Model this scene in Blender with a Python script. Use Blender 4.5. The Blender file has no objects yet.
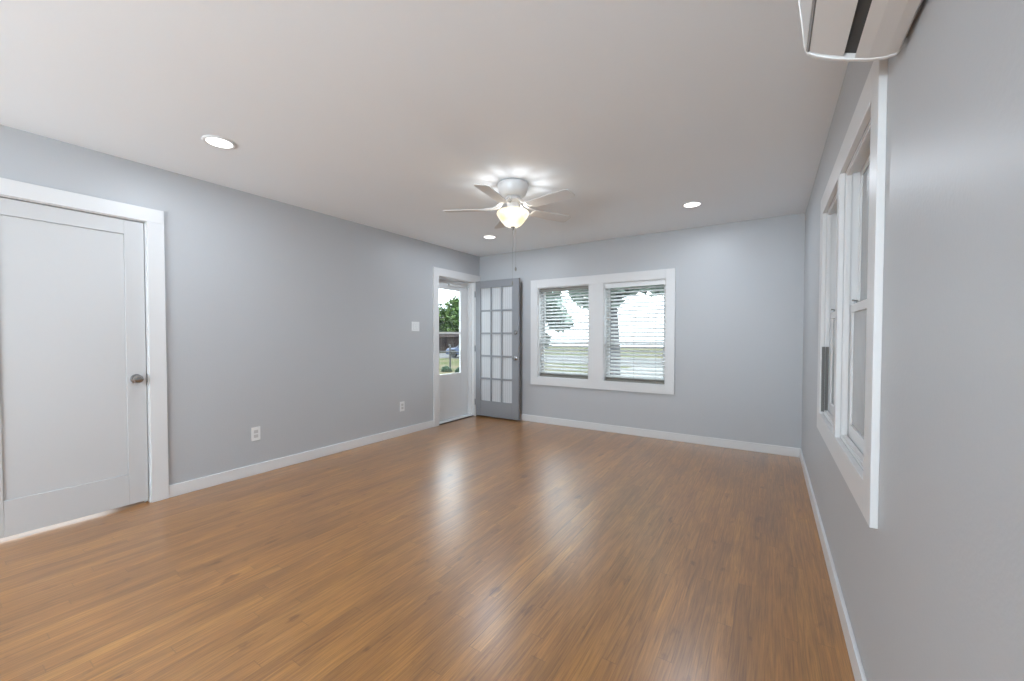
import bpy, bmesh, math, random
from mathutils import Vector, Matrix
random.seed(7)
C = bpy.context.scene.collection
PI = math.pi

# ------------------------------------------------------------------ camera, world, sun, exposure
XL, XR, YB, CH, YR = -3.771, 0.281, 4.910, 2.44, -4.6     # left wall, right wall, back wall, ceiling, rear wall
cam_d = bpy.data.cameras.new('camera')
cam = bpy.data.objects.new('camera', cam_d); C.objects.link(cam)
bpy.context.scene.camera = cam
yaw, pitch, roll = 0.573693, -0.0218904, 0.00094
cam_d.sensor_width = 36.0
cam_d.lens = 398.599 * 36.0 / 1024.0
cam_d.shift_y = 4.961 / 1024.0
cam_d.clip_start = 0.02; cam_d.clip_end = 400
fw = Vector((-math.sin(yaw)*math.cos(pitch), math.cos(yaw)*math.cos(pitch), math.sin(pitch)))
r0 = Vector((math.cos(yaw), math.sin(yaw), 0)); u0 = r0.cross(fw)
r1 = r0*math.cos(roll) + u0*math.sin(roll); u1 = -r0*math.sin(roll) + u0*math.cos(roll)
m = Matrix.Identity(4)
for i in range(3):
    m[i][0] = r1[i]; m[i][1] = u1[i]; m[i][2] = -fw[i]
m[2][3] = 1.20947
cam.matrix_world = m

sc = bpy.context.scene
sc.view_settings.view_transform = 'Standard'
sc.view_settings.look = 'None'
sc.view_settings.exposure = 0.19
sc.view_settings.gamma = 1.0
sc.view_settings.use_curve_mapping = False
try:
    sc.cycles.use_denoising = True
    sc.cycles.max_bounces = 10
    sc.cycles.diffuse_bounces = 6
    sc.cycles.transparent_max_bounces = 16
    sc.cycles.sample_clamp_indirect = 6.0
    sc.cycles.caustics_reflective = False
    sc.cycles.caustics_refractive = False
except Exception:
    pass

world = bpy.data.worlds.new('sky'); sc.world = world
world.use_nodes = True
wn = world.node_tree; wn.nodes.clear()
wo = wn.nodes.new('ShaderNodeOutputWorld'); wb = wn.nodes.new('ShaderNodeBackground')
wb.inputs[0].default_value = (0.86, 0.955, 1.05, 1); wb.inputs[1].default_value = 4.6
wn.links.new(wb.outputs[0], wo.inputs[0])

sun_d = bpy.data.lights.new('sun', 'SUN'); sun_d.energy = 2.2; sun_d.angle = math.radians(1.5)
sun_d.color = (1.0, 0.95, 0.88)
sun = bpy.data.objects.new('sun', sun_d); C.objects.link(sun)
sun.rotation_euler = Vector((0.0, -0.6, 0.8)).to_track_quat('Z', 'Y').to_euler()
sun.location = (0, -5, 9)

# upward area light added out of view behind the camera as ceiling fill
pd = bpy.data.lights.new('ceiling_fill', 'AREA'); pd.shape = 'RECTANGLE'; pd.size = 2.6; pd.size_y = 1.5; pd.energy = 480; pd.color = (0.84, 0.98, 1.09)
po = bpy.data.objects.new('ceiling_fill', pd); C.objects.link(po); po.location = (-1.25, -4.05, 0.75)
po.rotation_euler = Vector((0.0, -0.12, -0.99)).to_track_quat('Z', 'Y').to_euler()
DOWNLIGHT_W = 9.0
FAN_UP_W = 7.5
BOWL_E = 1.4

# ------------------------------------------------------------------ materials
def newmat(name):
    mt = bpy.data.materials.new(name); mt.use_nodes = True
    nt = mt.node_tree; nt.nodes.clear()
    out = nt.nodes.new('ShaderNodeOutputMaterial')
    return mt, nt, out

def N(nt, kind, **kw):
    n = nt.nodes.new(kind)
    for k, v in kw.items():
        if k in ('operation', 'blend_type', 'data_type', 'noise_dimensions', 'interpolation', 'bands_direction', 'wave_type'):
            setattr(n, k, v)
    return n

def paint(name, col, rough=0.5, bump=0.0, scale=200.0, metal=0.0, var=0.03, spec=0.5, coat=0.0):
    """procedural painted / plain surface: soft colour variation and fine bump"""
    mt, nt, out = newmat(name)
    b = N(nt, 'ShaderNodeBsdfPrincipled')
    tc = N(nt, 'ShaderNodeTexCoord')
    nz = N(nt, 'ShaderNodeTexNoise'); nz.inputs['Scale'].default_value = 3.0; nz.inputs['Detail'].default_value = 4
    nt.links.new(tc.outputs['Object'], nz.inputs['Vector'])
    mx = N(nt, 'ShaderNodeMix', data_type='RGBA')
    mx.inputs[6].default_value = tuple(c*(1-var) for c in col) + (1,)
    mx.inputs[7].default_value = tuple(min(1, c*(1+var)) for c in col) + (1,)
    nt.links.new(nz.outputs['Fac'], mx.inputs[0]); nt.links.new(mx.outputs[2], b.inputs['Base Color'])
    b.inputs['Roughness'].default_value = rough; b.inputs['Metallic'].default_value = metal
    b.inputs['Specular IOR Level'].default_value = spec
    b.inputs['Coat Weight'].default_value = coat
    if bump:
        n2 = N(nt, 'ShaderNodeTexNoise'); n2.inputs['Scale'].default_value = scale; n2.inputs['Detail'].default_value = 3
        nt.links.new(tc.outputs['Object'], n2.inputs['Vector'])
        bp = N(nt, 'ShaderNodeBump'); bp.inputs['Strength'].default_value = bump; bp.inputs['Distance'].default_value = 0.002
        nt.links.new(n2.outputs['Fac'], bp.inputs['Height']); nt.links.new(bp.outputs[0], b.inputs['Normal'])
    nt.links.new(b.outputs[0], out.inputs[0])
    return mt

M = {}
M['wall'] = paint('wall_paint_blue_grey', (0.474, 0.484, 0.497), 0.42, 0.25, 90, var=0.012)
M['ceiling'] = paint('ceiling_paint_white', (0.86, 0.895, 0.925), 0.7, 0.2, 60, var=0.008)
M['trim'] = paint('trim_paint_white', (0.70, 0.70, 0.70), 0.32, 0.1, 60, var=0.01)
M['door'] = paint('door_paint_white', (0.58, 0.58, 0.58), 0.35, 0.1, 60, var=0.01)
M['storm'] = paint('storm_door_white_enamel', (0.76, 0.77, 0.77), 0.3, var=0.01)
M['greydoor'] = paint('grey_door_paint', (0.24, 0.246, 0.262), 0.4, 0.1, 70, var=0.02)
M['nickel'] = paint('brushed_nickel', (0.42, 0.42, 0.415), 0.25, metal=1.0)
M['dark_metal'] = paint('dark_bronze_metal', (0.06, 0.055, 0.05), 0.4, metal=0.6)
M['plastic'] = paint('white_plastic', (0.78, 0.79, 0.79), 0.35, var=0.005)
M['ac'] = paint('ac_white_plastic', (0.72, 0.72, 0.715), 0.35, var=0.005)
M['ac_inner'] = paint('ac_dark_inside', (0.07, 0.07, 0.07), 0.7)
M['ac_seam'] = paint('ac_grey_gasket', (0.30, 0.30, 0.30), 0.5)
M['fan'] = paint('fan_white_enamel', (0.74, 0.74, 0.74), 0.3, var=0.01)
M['blade'] = paint('fan_blade_white', (0.66, 0.66, 0.66), 0.5, var=0.01)
M['slot'] = paint('dark_slot', (0.03, 0.03, 0.03), 0.6)
M['slat'] = paint('blind_slat_white', (0.60, 0.61, 0.60), 0.4, var=0.02)
M['rail'] = paint('blind_rail_taupe', (0.22, 0.21, 0.185), 0.5)
M['socket'] = paint('socket_grey_white', (0.55, 0.55, 0.55), 0.4, var=0.01)  # darker plastic for sockets; also colours in the gaps round the rockers
M['cord'] = paint('grey_cord', (0.35, 0.36, 0.37), 0.6)
M['chain'] = paint('chain_brass_grey', (0.22, 0.21, 0.19), 0.5, metal=0.2)
M['track'] = paint('sash_track_dark', (0.13, 0.13, 0.125), 0.6)

def floor_mat():
    mt, nt, out = newmat('oak_strip_floor')
    L = nt.links.new
    b = N(nt, 'ShaderNodeBsdfPrincipled')
    g = N(nt, 'ShaderNodeNewGeometry'); sp = N(nt, 'ShaderNodeSeparateXYZ'); L(g.outputs['Position'], sp.inputs[0])
    def mth(op, a, b_=None, c=None):
        n = N(nt, 'ShaderNodeMath', operation=op)
        for i, v in enumerate((a, b_, c)):
            if v is None: continue
            if isinstance(v, (int, float)): n.inputs[i].default_value = v
            else: L(v, n.inputs[i])
        return n.outputs[0]
    u = mth('DIVIDE', sp.outputs[0], 0.0572)
    row = mth('FLOOR', u)
    wn1 = N(nt, 'ShaderNodeTexWhiteNoise', noise_dimensions='1D'); L(row, wn1.inputs['W'])
    v = mth('ADD', mth('DIVIDE', sp.outputs[1], 1.3), mth('MULTIPLY', wn1.outputs[0], 17.0))
    seg = mth('FLOOR', v)
    cx = N(nt, 'ShaderNodeCombineXYZ'); L(row, cx.inputs[0]); L(seg, cx.inputs[1])
    wn2 = N(nt, 'ShaderNodeTexWhiteNoise', noise_dimensions='2D'); L(cx.outputs[0], wn2.inputs['Vector'])
    # base tone per board
    ramp = N(nt, 'ShaderNodeValToRGB')
    e = ramp.color_ramp.elements
    e[0].position = 0.0; e[0].color = (0.320, 0.139, 0.028, 1)
    e[1].position = 1.0; e[1].color = (0.455, 0.216, 0.047, 1)
    for p, c in ((0.15, (0.361, 0.161, 0.034, 1)), (0.5, (0.397, 0.175, 0.036, 1)), (0.85, (0.421, 0.193, 0.041, 1))):
        q = ramp.color_ramp.elements.new(p); q.color = c
    L(wn2.outputs[0], ramp.inputs[0])
    # grain: noise stretched along the boards, shifted for each board
    gv = N(nt, 'ShaderNodeCombineXYZ')
    L(mth('MULTIPLY', sp.outputs[0], 60.0), gv.inputs[0]); L(mth('MULTIPLY', sp.outputs[1], 2.6), gv.inputs[1])
    L(mth('MULTIPLY', wn2.outputs[0], 40.0), gv.inputs[2])
    gn = N(nt, 'ShaderNodeTexNoise'); gn.inputs['Scale'].default_value = 1.0; gn.inputs['Detail'].default_value = 6
    gn.inputs['Roughness'].default_value = 0.65; gn.inputs['Distortion'].default_value = 1.2
    L(gv.outputs[0], gn.inputs['Vector'])
    gr = N(nt, 'ShaderNodeValToRGB'); gr.color_ramp.elements[0].position = 0.30; gr.color_ramp.elements[0].color = (0.58, 0.53, 0.48, 1)
    gr.color_ramp.elements[1].position = 0.68; gr.color_ramp.elements[1].color = (1.20, 1.20, 1.18, 1)
    L(gn.outputs[0], gr.inputs[0])
    m0 = N(nt, 'ShaderNodeMix', data_type='RGBA', blend_type='MULTIPLY'); m0.inputs[0].default_value = 0.95
    L(ramp.outputs[0], m0.inputs[6]); L(gr.outputs[0], m0.inputs[7])
    hv = N(nt, 'ShaderNodeCombineXYZ')
    L(mth('MULTIPLY', sp.outputs[0], 210.0), hv.inputs[0]); L(mth('MULTIPLY', sp.outputs[1], 7.0), hv.inputs[1]); L(mth('MULTIPLY', wn2.outputs[0], 90.0), hv.inputs[2])
    hn = N(nt, 'ShaderNodeTexNoise'); hn.inputs['Scale'].default_value = 1.0; hn.inputs['Detail'].default_value = 3; L(hv.outputs[0], hn.inputs['Vector'])
    hr = N(nt, 'ShaderNodeValToRGB'); hr.color_ramp.elements[0].position = 0.33; hr.color_ramp.elements[0].color = (0.74, 0.70, 0.66, 1)
    hr.color_ramp.elements[1].position = 0.60; hr.color_ramp.elements[1].color = (1.06, 1.06, 1.06, 1); L(hn.outputs[0], hr.inputs[0])
    m1 = N(nt, 'ShaderNodeMix', data_type='RGBA', blend_type='MULTIPLY'); m1.inputs[0].default_value = 0.8
    L(m0.outputs[2], m1.inputs[6]); L(hr.outputs[0], m1.inputs[7])
    # blotchy wear at room scale
    bn = N(nt, 'ShaderNodeTexNoise'); bn.inputs['Scale'].default_value = 2.2; bn.inputs['Detail'].default_value = 5; bn.inputs['Distortion'].default_value = 0.5
    bv = N(nt, 'ShaderNodeMapping'); bv.inputs['Scale'].default_value = (2.0, 0.8, 1); L(g.outputs['Position'], bv.inputs[0]); L(bv.outputs[0], bn.inputs['Vector'])
    br = N(nt, 'ShaderNodeValToRGB'); br.color_ramp.elements[0].position = 0.32; br.color_ramp.elements[0].color = (0.80, 0.77, 0.74, 1)
    br.color_ramp.elements[1].position = 0.66; br.color_ramp.elements[1].color = (1.10, 1.10, 1.10, 1)
    L(bn.outputs[0], br.inputs[0])
    m2 = N(nt, 'ShaderNodeMix', data_type='RGBA', blend_type='MULTIPLY'); m2.inputs[0].default_value = 0.9
    L(m1.outputs[2], m2.inputs[6]); L(br.outputs[0], m2.inputs[7])
    # dark knots and scuffs
    kn = N(nt, 'ShaderNodeTexNoise'); kn.inputs['Scale'].default_value = 9.0; kn.inputs['Detail'].default_value = 4
    kv = N(nt, 'ShaderNodeMapping'); kv.inputs['Scale'].default_value = (1.6, 0.7, 1); L(g.outputs['Position'], kv.inputs[0]); L(kv.outputs[0], kn.inputs['Vector'])
    kr = N(nt, 'ShaderNodeValToRGB'); kr.color_ramp.elements[0].position = 0.27; kr.color_ramp.elements[0].color = (0.50, 0.42, 0.36, 1)
    kr.color_ramp.elements[1].position = 0.36; kr.color_ramp.elements[1].color = (1, 1, 1, 1)
    L(kn.outputs[0], kr.inputs[0])
    m3 = N(nt, 'ShaderNodeMix', data_type='RGBA', blend_type='MULTIPLY'); m3.inputs[0].default_value = 0.85
    L(m2.outputs[2], m3.inputs[6]); L(kr.outputs[0], m3.inputs[7])
    # seams: faint everywhere, opened up along a few boards
    fu = mth('FRACT', u); du = mth('MINIMUM', fu, mth('SUBTRACT', 1.0, fu))
    seam = mth('LESS_THAN', du, 0.018)
    fv = mth('FRACT', v); dv = mth('MINIMUM', fv, mth('SUBTRACT', 1.0, fv))
    butt = mth('LESS_THAN', dv, 0.0014)
    wide = mth('LESS_THAN', fu, 0.05)
    hot = mth('GREATER_THAN', wn2.outputs[0], 0.945)
    st = mth('MAXIMUM', mth('MULTIPLY', mth('MAXIMUM', seam, butt), 0.30), mth('MULTIPLY', mth('MULTIPLY', wide, hot), 0.75))
    m4 = N(nt, 'ShaderNodeMix', data_type='RGBA'); L(st, m4.inputs[0]); L(m3.outputs[2], m4.inputs[6]); m4.inputs[7].default_value = (0.05, 0.025, 0.012, 1)
    L(m4.outputs[2], b.inputs['Base Color'])
    # sheen: varnish with small unevenness
    rr = N(nt, 'ShaderNodeMapRange'); rr.inputs[3].default_value = 0.32; rr.inputs[4].default_value = 0.40
    L(bn.outputs[0], rr.inputs[0]); L(rr.outputs[0], b.inputs['Roughness'])
    b.inputs['Specular IOR Level'].default_value = 0.6; b.inputs['Coat Weight'].default_value = 1.0; b.inputs['Coat Roughness'].default_value = 0.282
    bp = N(nt, 'ShaderNodeBump'); bp.inputs['Strength'].default_value = 0.35; bp.inputs['Distance'].default_value = 0.001
    hh = mth('SUBTRACT', mth('MULTIPLY', gn.outputs[0], 0.5), mth('MULTIPLY', seam, 0.6)); L(hh, bp.inputs['Height'])
    cup = N(nt, 'ShaderNodeBump'); cup.inputs['Strength'].default_value = 0.2; cup.inputs['Distance'].default_value = 0.004
    cn = N(nt, 'ShaderNodeTexNoise'); cn.inputs['Scale'].default_value = 7.0; cn.inputs['Detail'].default_value = 2
    L(g.outputs['Position'], cn.inputs['Vector']); L(cn.outputs[0], cup.inputs['Height'])
    L(cup.outputs[0], b.inputs['Normal'])
    L(b.outputs[0], out.inputs[0])
    return mt
M['floor'] = floor_mat()

def glass_mat(name, tint=(0.95, 0.97, 0.96), refl=0.06):
    mt, nt, out = newmat(name)
    t = N(nt, 'ShaderNodeBsdfTransparent'); t.inputs[0].default_value = tint + (1,)
    gl = N(nt, 'ShaderNodeBsdfGlossy'); gl.inputs['Roughness'].default_value = 0.02
    ge = N(nt, 'ShaderNodeNewGeometry'); dt = N(nt, 'ShaderNodeVectorMath', operation='DOT_PRODUCT')
    nt.links.new(ge.outputs['Normal'], dt.inputs[0]); nt.links.new(ge.outputs['Incoming'], dt.inputs[1])
    ab = N(nt, 'ShaderNodeMath', operation='ABSOLUTE'); nt.links.new(dt.outputs['Value'], ab.inputs[0])
    om = N(nt, 'ShaderNodeMath', operation='SUBTRACT'); om.inputs[0].default_value = 1.0; nt.links.new(ab.outputs[0], om.inputs[1])
    pw = N(nt, 'ShaderNodeMath', operation='POWER'); nt.links.new(om.outputs[0], pw.inputs[0]); pw.inputs[1].default_value = 5.0
    fr = N(nt, 'ShaderNodeMath', operation='MULTIPLY_ADD'); nt.links.new(pw.outputs[0], fr.inputs[0]); fr.inputs[1].default_value = 0.96; fr.inputs[2].default_value = 0.04
    mx = N(nt, 'ShaderNodeMixShader')
    nt.links.new(fr.outputs[0], mx.inputs[0]); nt.links.new(t.outputs[0], mx.inputs[1]); nt.links.new(gl.outputs[0], mx.inputs[2])
    nt.links.new(mx.outputs[0], out.inputs[0])
    return mt
M['glass'] = glass_mat('clear_window_glass')

def frosted_mat(name, col, transp, scale, axis='X', trans=0.4):
    """reeded, obscured glass: vertical flutes, milky body"""
    mt, nt, out = newmat(name); L = nt.links.new
    tc = N(nt, 'ShaderNodeTexCoord')
    wv = N(nt, 'ShaderNodeTexWave', bands_direction=axis); wv.inputs['Scale'].default_value = scale; wv.inputs['Distortion'].default_value = 0.3
    L(tc.outputs['Object'], wv.inputs['Vector'])
    mx0 = N(nt, 'ShaderNodeMix', data_type='RGBA')
    mx0.inputs[6].default_value = tuple(c*0.86 for c in col)+(1,); mx0.inputs[7].default_value = col+(1,); L(wv.outputs['Fac'], mx0.inputs[0])
    d = N(nt, 'ShaderNodeBsdfPrincipled'); d.inputs['Roughness'].default_value = 0.25; L(mx0.outputs[2], d.inputs['Base Color'])
    bp = N(nt, 'ShaderNodeBump'); bp.inputs['Strength'].default_value = 0.4; bp.inputs['Distance'].default_value = 0.003; L(wv.outputs['Fac'], bp.inputs['Height'])
    L(bp.outputs[0], d.inputs['Normal'])
    tl = N(nt, 'ShaderNodeBsdfTranslucent'); L(mx0.outputs[2], tl.inputs[0])
    m1 = N(nt, 'ShaderNodeMixShader'); m1.inputs[0].default_value = trans; L(d.outputs[0], m1.inputs[1]); L(tl.outputs[0], m1.inputs[2])
    t = N(nt, 'ShaderNodeBsdfTransparent')
    m2 = N(nt, 'ShaderNodeMixShader'); m2.inputs[0].default_value = transp; L(m1.outputs[0], m2.inputs[1]); L(t.outputs[0], m2.inputs[2])
    L(m2.outputs[0], out.inputs[0])
    return mt
M['reeded'] = frosted_mat('reeded_door_glass', (0.70, 0.71, 0.725), 0.12, 9.0, 'X', 0.15)
M['obscure'] = frosted_mat('obscured_window_glass', (0.42, 0.425, 0.43), 0.0, 12.0, 'Y', 0.004)

def emit(name, col, s):
    mt, nt, out = newmat(name); e = N(nt, 'ShaderNodeEmission')
    e.inputs[0].default_value = col+(1,); e.inputs[1].default_value = s
    nt.links.new(e.outputs[0], out.inputs[0]); return mt
M['led'] = emit('led_lens', (1.0, 0.98, 0.95), 3.0)

def bowl_mat():
    mt, nt, out = newmat('alabaster_glass_lit'); L = nt.links.new
    tc = N(nt, 'ShaderNodeTexCoord'); nz = N(nt, 'ShaderNodeTexNoise'); nz.inputs['Scale'].default_value = 9.0
    L(tc.outputs['Object'], nz.inputs['Vector'])
    r = N(nt, 'ShaderNodeValToRGB'); r.color_ramp.elements[0].position = 0.33; r.color_ramp.elements[0].color = (1.0, 0.76, 0.42, 1)
    r.color_ramp.elements[1].position = 0.55; r.color_ramp.elements[1].color = (1.0, 0.95, 0.82, 1); L(nz.outputs[0], r.inputs[0])
    e = N(nt, 'ShaderNodeEmission'); L(r.outputs[0], e.inputs[0]); e.inputs[1].default_value = BOWL_E
    t = N(nt, 'ShaderNodeBsdfTransparent'); t.inputs[0].default_value = (1, 0.95, 0.88, 1)
    mx = N(nt, 'ShaderNodeMixShader'); mx.inputs[0].default_value = 0.45; L(e.outputs[0], mx.inputs[1]); L(t.outputs[0], mx.inputs[2])
    L(mx.outputs[0], out.inputs[0]); return mt
M['bowl'] = bowl_mat()

def noisecol(name, a, b, scale, rough=0.9, bump=0.0):
    mt, nt, out = newmat(name); L = nt.links.new
    g = N(nt, 'ShaderNodeNewGeometry'); nz = N(nt, 'ShaderNodeTexNoise'); nz.inputs['Scale'].default_value = scale; nz.inputs['Detail'].default_value = 5
    L(g.outputs['Position'], nz.inputs['Vector'])
    r = N(nt, 'ShaderNodeValToRGB'); r.color_ramp.elements[0].position = 0.35; r.color_ramp.elements[0].color = a+(1,)
    r.color_ramp.elements[1].position = 0.65; r.color_ramp.elements[1].color = b+(1,); L(nz.outputs[0], r.inputs[0])
    p = N(nt, 'ShaderNodeBsdfPrincipled'); L(r.outputs[0], p.inputs['Base Color']); p.inputs['Roughness'].default_value = rough; p.inputs['Specular IOR Level'].default_value = 0.08
    L(p.outputs[0], out.inputs[0]); return mt
M['grass'] = noisecol('lawn', (0.053, 0.068, 0.022), (0.118, 0.102, 0.062), 0.45)
M['road'] = noisecol('asphalt', (0.093, 0.093, 0.096), (0.118, 0.118, 0.115), 2.0)
M['concrete'] = noisecol('pale_concrete', (0.186, 0.186, 0.183), (0.223, 0.220, 0.211), 2.0)
M['leaf'] = noisecol('leaves_green', (0.031, 0.068, 0.019), (0.124, 0.186, 0.062), 1.3)
M['leaf2'] = noisecol('leaves_blue_green', (0.031, 0.056, 0.043), (0.093, 0.143, 0.093), 1.3)
M['leaf_hazed'] = noisecol('leaves_blue_green_hazed', (0.19, 0.25, 0.22), (0.34, 0.41, 0.35), 1.3)  # paler copy of the blue-green leaves, haze put into the colour
M['bark'] = noisecol('bark', (0.062, 0.062, 0.068), (0.124, 0.124, 0.130), 8)
M['shed'] = noisecol('dark_brown_boards', (0.015, 0.012, 0.013), (0.036, 0.027, 0.024), 1.5)
M['roof'] = noisecol('shingles', (0.10, 0.10, 0.10), (0.18, 0.17, 0.16), 5)
M['siding'] = noisecol('white_siding', (0.72, 0.73, 0.73), (0.80, 0.80, 0.79), 2)
M['carpaint'] = paint('blue_grey_car_paint', (0.05, 0.07, 0.13), 0.35, coat=0.3)
M['tire'] = paint('black_rubber', (0.02, 0.02, 0.02), 0.8)
M['darkglass'] = paint('dark_car_glass', (0.03, 0.035, 0.04), 0.1)
M['black'] = paint('black_painted_steel', (0.03, 0.03, 0.03), 0.5)

# ------------------------------------------------------------------ mesh helpers
def bm_new(): return bmesh.new()

def box(bm, x0, x1, y0, y1, z0, z1, mat=0):
    vs = [bm.verts.new(p) for p in ((x0,y0,z0),(x1,y0,z0),(x1,y1,z0),(x0,y1,z0),(x0,y0,z1),(x1,y0,z1),(x1,y1,z1),(x0,y1,z1))]
    for f in ((3,2,1,0),(4,5,6,7),(0,1,5,4),(1,2,6,5),(2,3,7,6),(3,0,4,7)):
        fc = bm.faces.new([vs[i] for i in f]); fc.material_index = mat
    return vs

def lathe(bm, prof, seg=40, center=(0,0,0), axis='Z'):
    """prof: list of (radius, height)"""
    rings = []
    for r, h in prof:
        ring = []
        if r < 1e-6:
            ring = [bm.verts.new(axpt(0, 0, h, axis, center))]
        else:
            for k in range(seg):
                a = 2*PI*k/seg
                ring.append(bm.verts.new(axpt(r*math.cos(a), r*math.sin(a), h, axis, center)))
        rings.append(ring)
    for a, b in zip(rings, rings[1:]):
        if len(a) == 1 and len(b) == 1: continue
        if len(a) == 1:
            for k in range(len(b)): bm.faces.new((a[0], b[k], b[(k+1) % len(b)]))
        elif len(b) == 1:
            for k in range(len(a)): bm.faces.new((b[0], a[(k+1) % len(a)], a[k]))
        else:
            for k in range(len(a)): bm.faces.new((a[k], a[(k+1) % len(a)], b[(k+1) % len(a)], b[k]))

def axpt(a, b, h, axis, c):
    if axis == 'Z': return (c[0]+a, c[1]+b, c[2]+h)
    if axis == 'X': return (c[0]+h, c[1]+a, c[2]+b)
    return (c[0]+b, c[1]+h, c[2]+a)

def tube(bm, pts, rad, seg=10):
    pts = [Vector(p) for p in pts]
    rings = []
    for i, p in enumerate(pts):
        d = (pts[min(i+1, len(pts)-1)] - pts[max(i-1, 0)]).normalized()
        up = Vector((0,0,1)) if abs(d.z) < 0.9 else Vector((1,0,0))
        s = d.cross(up).normalized(); t = s.cross(d)
        r = rad[i] if isinstance(rad, (list, tuple)) else rad
        rings.append([bm.verts.new(p + s*r*math.cos(2*PI*k/seg) + t*r*math.sin(2*PI*k/seg)) for k in range(seg)])
    for a, b in zip(rings, rings[1:]):
        for k in range(seg): bm.faces.new((a[k], a[(k+1) % seg], b[(k+1) % seg], b[k]))
    bm.faces.new(rings[0][::-1]); bm.faces.new(rings[-1])

def prism(bm, poly, axis, a0, a1):
    """poly: 2D outline extruded along axis (Y: points are x,z ; X: y,z ; Z: x,y)"""
    def P(p, h):
        if axis == 'Y': return (p[0], h, p[1])
        if axis == 'X': return (h, p[0], p[1])
        return (p[0], p[1], h)
    A = [bm.verts.new(P(p, a0)) for p in poly]; B = [bm.verts.new(P(p, a1)) for p in poly]
    n = len(poly)
    for k in range(n): bm.faces.new((A[k], A[(k+1) % n], B[(k+1) % n], B[k]))
    bm.faces.new(A[::-1]); bm.faces.new(B)

def frame(bm, axis, d0, d1, a0, a1, z0, z1, w, wb=None, wt=None):
    """rectangular frame (four boards) in plane; axis='X' means thickness along X, width along Y"""
    wb = w if wb is None else wb; wt = w if wt is None else wt
    def bx(p0, p1, q0, q1):
        if axis == 'X': box(bm, d0, d1, p0, p1, q0, q1)
        else: box(bm, p0, p1, d0, d1, q0, q1)
    bx(a0, a0+w, z0, z1); bx(a1-w, a1, z0, z1)
    bx(a0+w, a1-w, z1-wt, z1)
    if wb: bx(a0+w, a1-w, z0, z0+wb)

def obj(name, bm, mats, parent=None, bevel=0.0, smooth=False, label=None, loc=None):
    bmesh.ops.recalc_face_normals(bm, faces=bm.faces)
    me = bpy.data.meshes.new(name); bm.to_mesh(me); bm.free()
    if not isinstance(mats, (list, tuple)): mats = [mats]
    for mt in mats: me.materials.append(mt)
    if smooth:
        for p in me.polygons: p.use_smooth = True
    o = bpy.data.objects.new(name, me); C.objects.link(o)
    if smooth:
        try: me.set_sharp_from_angle(angle=math.radians(40))
        except Exception: pass
    if bevel:
        b = o.modifiers.new('bevel', 'BEVEL'); b.width = bevel; b.segments = 2; b.limit_method = 'ANGLE'
    if parent is not None:
        o.parent = parent
        o.matrix_parent_inverse = inv_world(parent)
    if label: o['label'] = label
    if loc: o.location = loc
    return o

def inv_world(p):
    mw = Matrix.Identity(4); q = p
    while q is not None:
        mw = (Matrix.Translation(q.location) @ q.rotation_euler.to_matrix().to_4x4()) @ mw if q.parent is None else mw
        q = q.parent
    return mw.inverted()

def thing(name, loc, label, cat, group=None, kind=None):
    o = bpy.data.objects.new(name, None); C.objects.link(o); o.location = loc
    o.empty_display_size = 0.05
    o['label'] = label; o['category'] = cat
    if group: o['group'] = group
    if kind: o['kind'] = kind
    return o

def tag(o, label, cat, group=None, kind=None):
    o['label'] = label; o['category'] = cat
    if group: o['group'] = group
    if kind: o['kind'] = kind
    return o

def struct(name, bm, mats, label, cat, bevel=0.0, smooth=False):
    return tag(obj(name, bm, mats, bevel=bevel, smooth=smooth), label, cat, kind='structure')

# ------------------------------------------------------------------ room shell
T = 0.14     # wall thickness
HX, HY0, HY1 = -5.4, -0.5, 1.75            # hall behind the white door
def wall_with_holes(name, axis, d0, d1, a0, a1, z0, z1, holes, label):
    """holes: (a0,a1,z0,z1) sorted along a and not overlapping"""
    bm = bm_new()
    def bx(p0, p1, q0, q1):
        if p1-p0 < 1e-4 or q1-q0 < 1e-4: return
        if axis == 'X': box(bm, d0, d1, p0, p1, q0, q1)
        else: box(bm, p0, p1, d0, d1, q0, q1)
    cur = a0
    for h in sorted(holes):
        bx(cur, h[0], z0, z1); bx(h[0], h[1], z0, h[2]); bx(h[0], h[1], h[3], z1); cur = h[1]
    bx(cur, a1, z0, z1)
    return struct(name, bm, M['wall'], label, 'wall')

bm = bm_new()
box(bm, XL-T, XR+T, YR-T, YB+T, -0.12, 0.0); box(bm, HX, XL-T, HY0, HY1, -0.12, 0.0)
struct('floor', bm, M['floor'], 'glossy brown oak strip floor with boards running towards the windows', 'floor')
bm = bm_new()
box(bm, XL-T, XR+T, YR-T, YB+T, CH, CH+0.12); box(bm, HX, XL-T, HY0, HY1, CH, CH+0.12)
struct('ceiling', bm, M['ceiling'], 'smooth flat white ceiling above the whole room', 'ceiling')

D1 = (0.215, 0.992, 0.0, 2.032)             # white panel door opening (y,z)
D2 = (3.990, 4.778, 0.0, 2.032)             # entry door opening
wall_with_holes('wall_left', 'X', XL-T, XL, YR-T, YB+T, 0, CH, [D1, D2], 'long blue-grey wall on the left with both doors in it')
W1 = (-2.735, -1.978, 0.642, 1.889); W2 = (-1.780, -1.024, 0.636, 1.892)
wall_with_holes('wall_back', 'Y', YB, YB+T, XL, XR+T, 0, CH, [W1, W2], 'blue-grey far wall with the pair of blind-covered windows')
W3 = (2.434, 3.078, 0.742, 1.960); W4 = (1.699, 2.373, 0.742, 1.960)
wall_with_holes('wall_right', 'X', XR, XR+T, YR-T, YB, 0, CH, [W4, W3], 'blue-grey wall close on the right below the air conditioner')
W5 = (-3.1, -0.4, 0.03, 2.10)  # unseen glazed opening, added so daylight enters from behind
wall_with_holes('wall_rear', 'Y', YR-T, YR, XL, XR, 0, CH, [W5], 'blue-grey wall with the added wide glazed opening behind the viewpoint')
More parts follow.
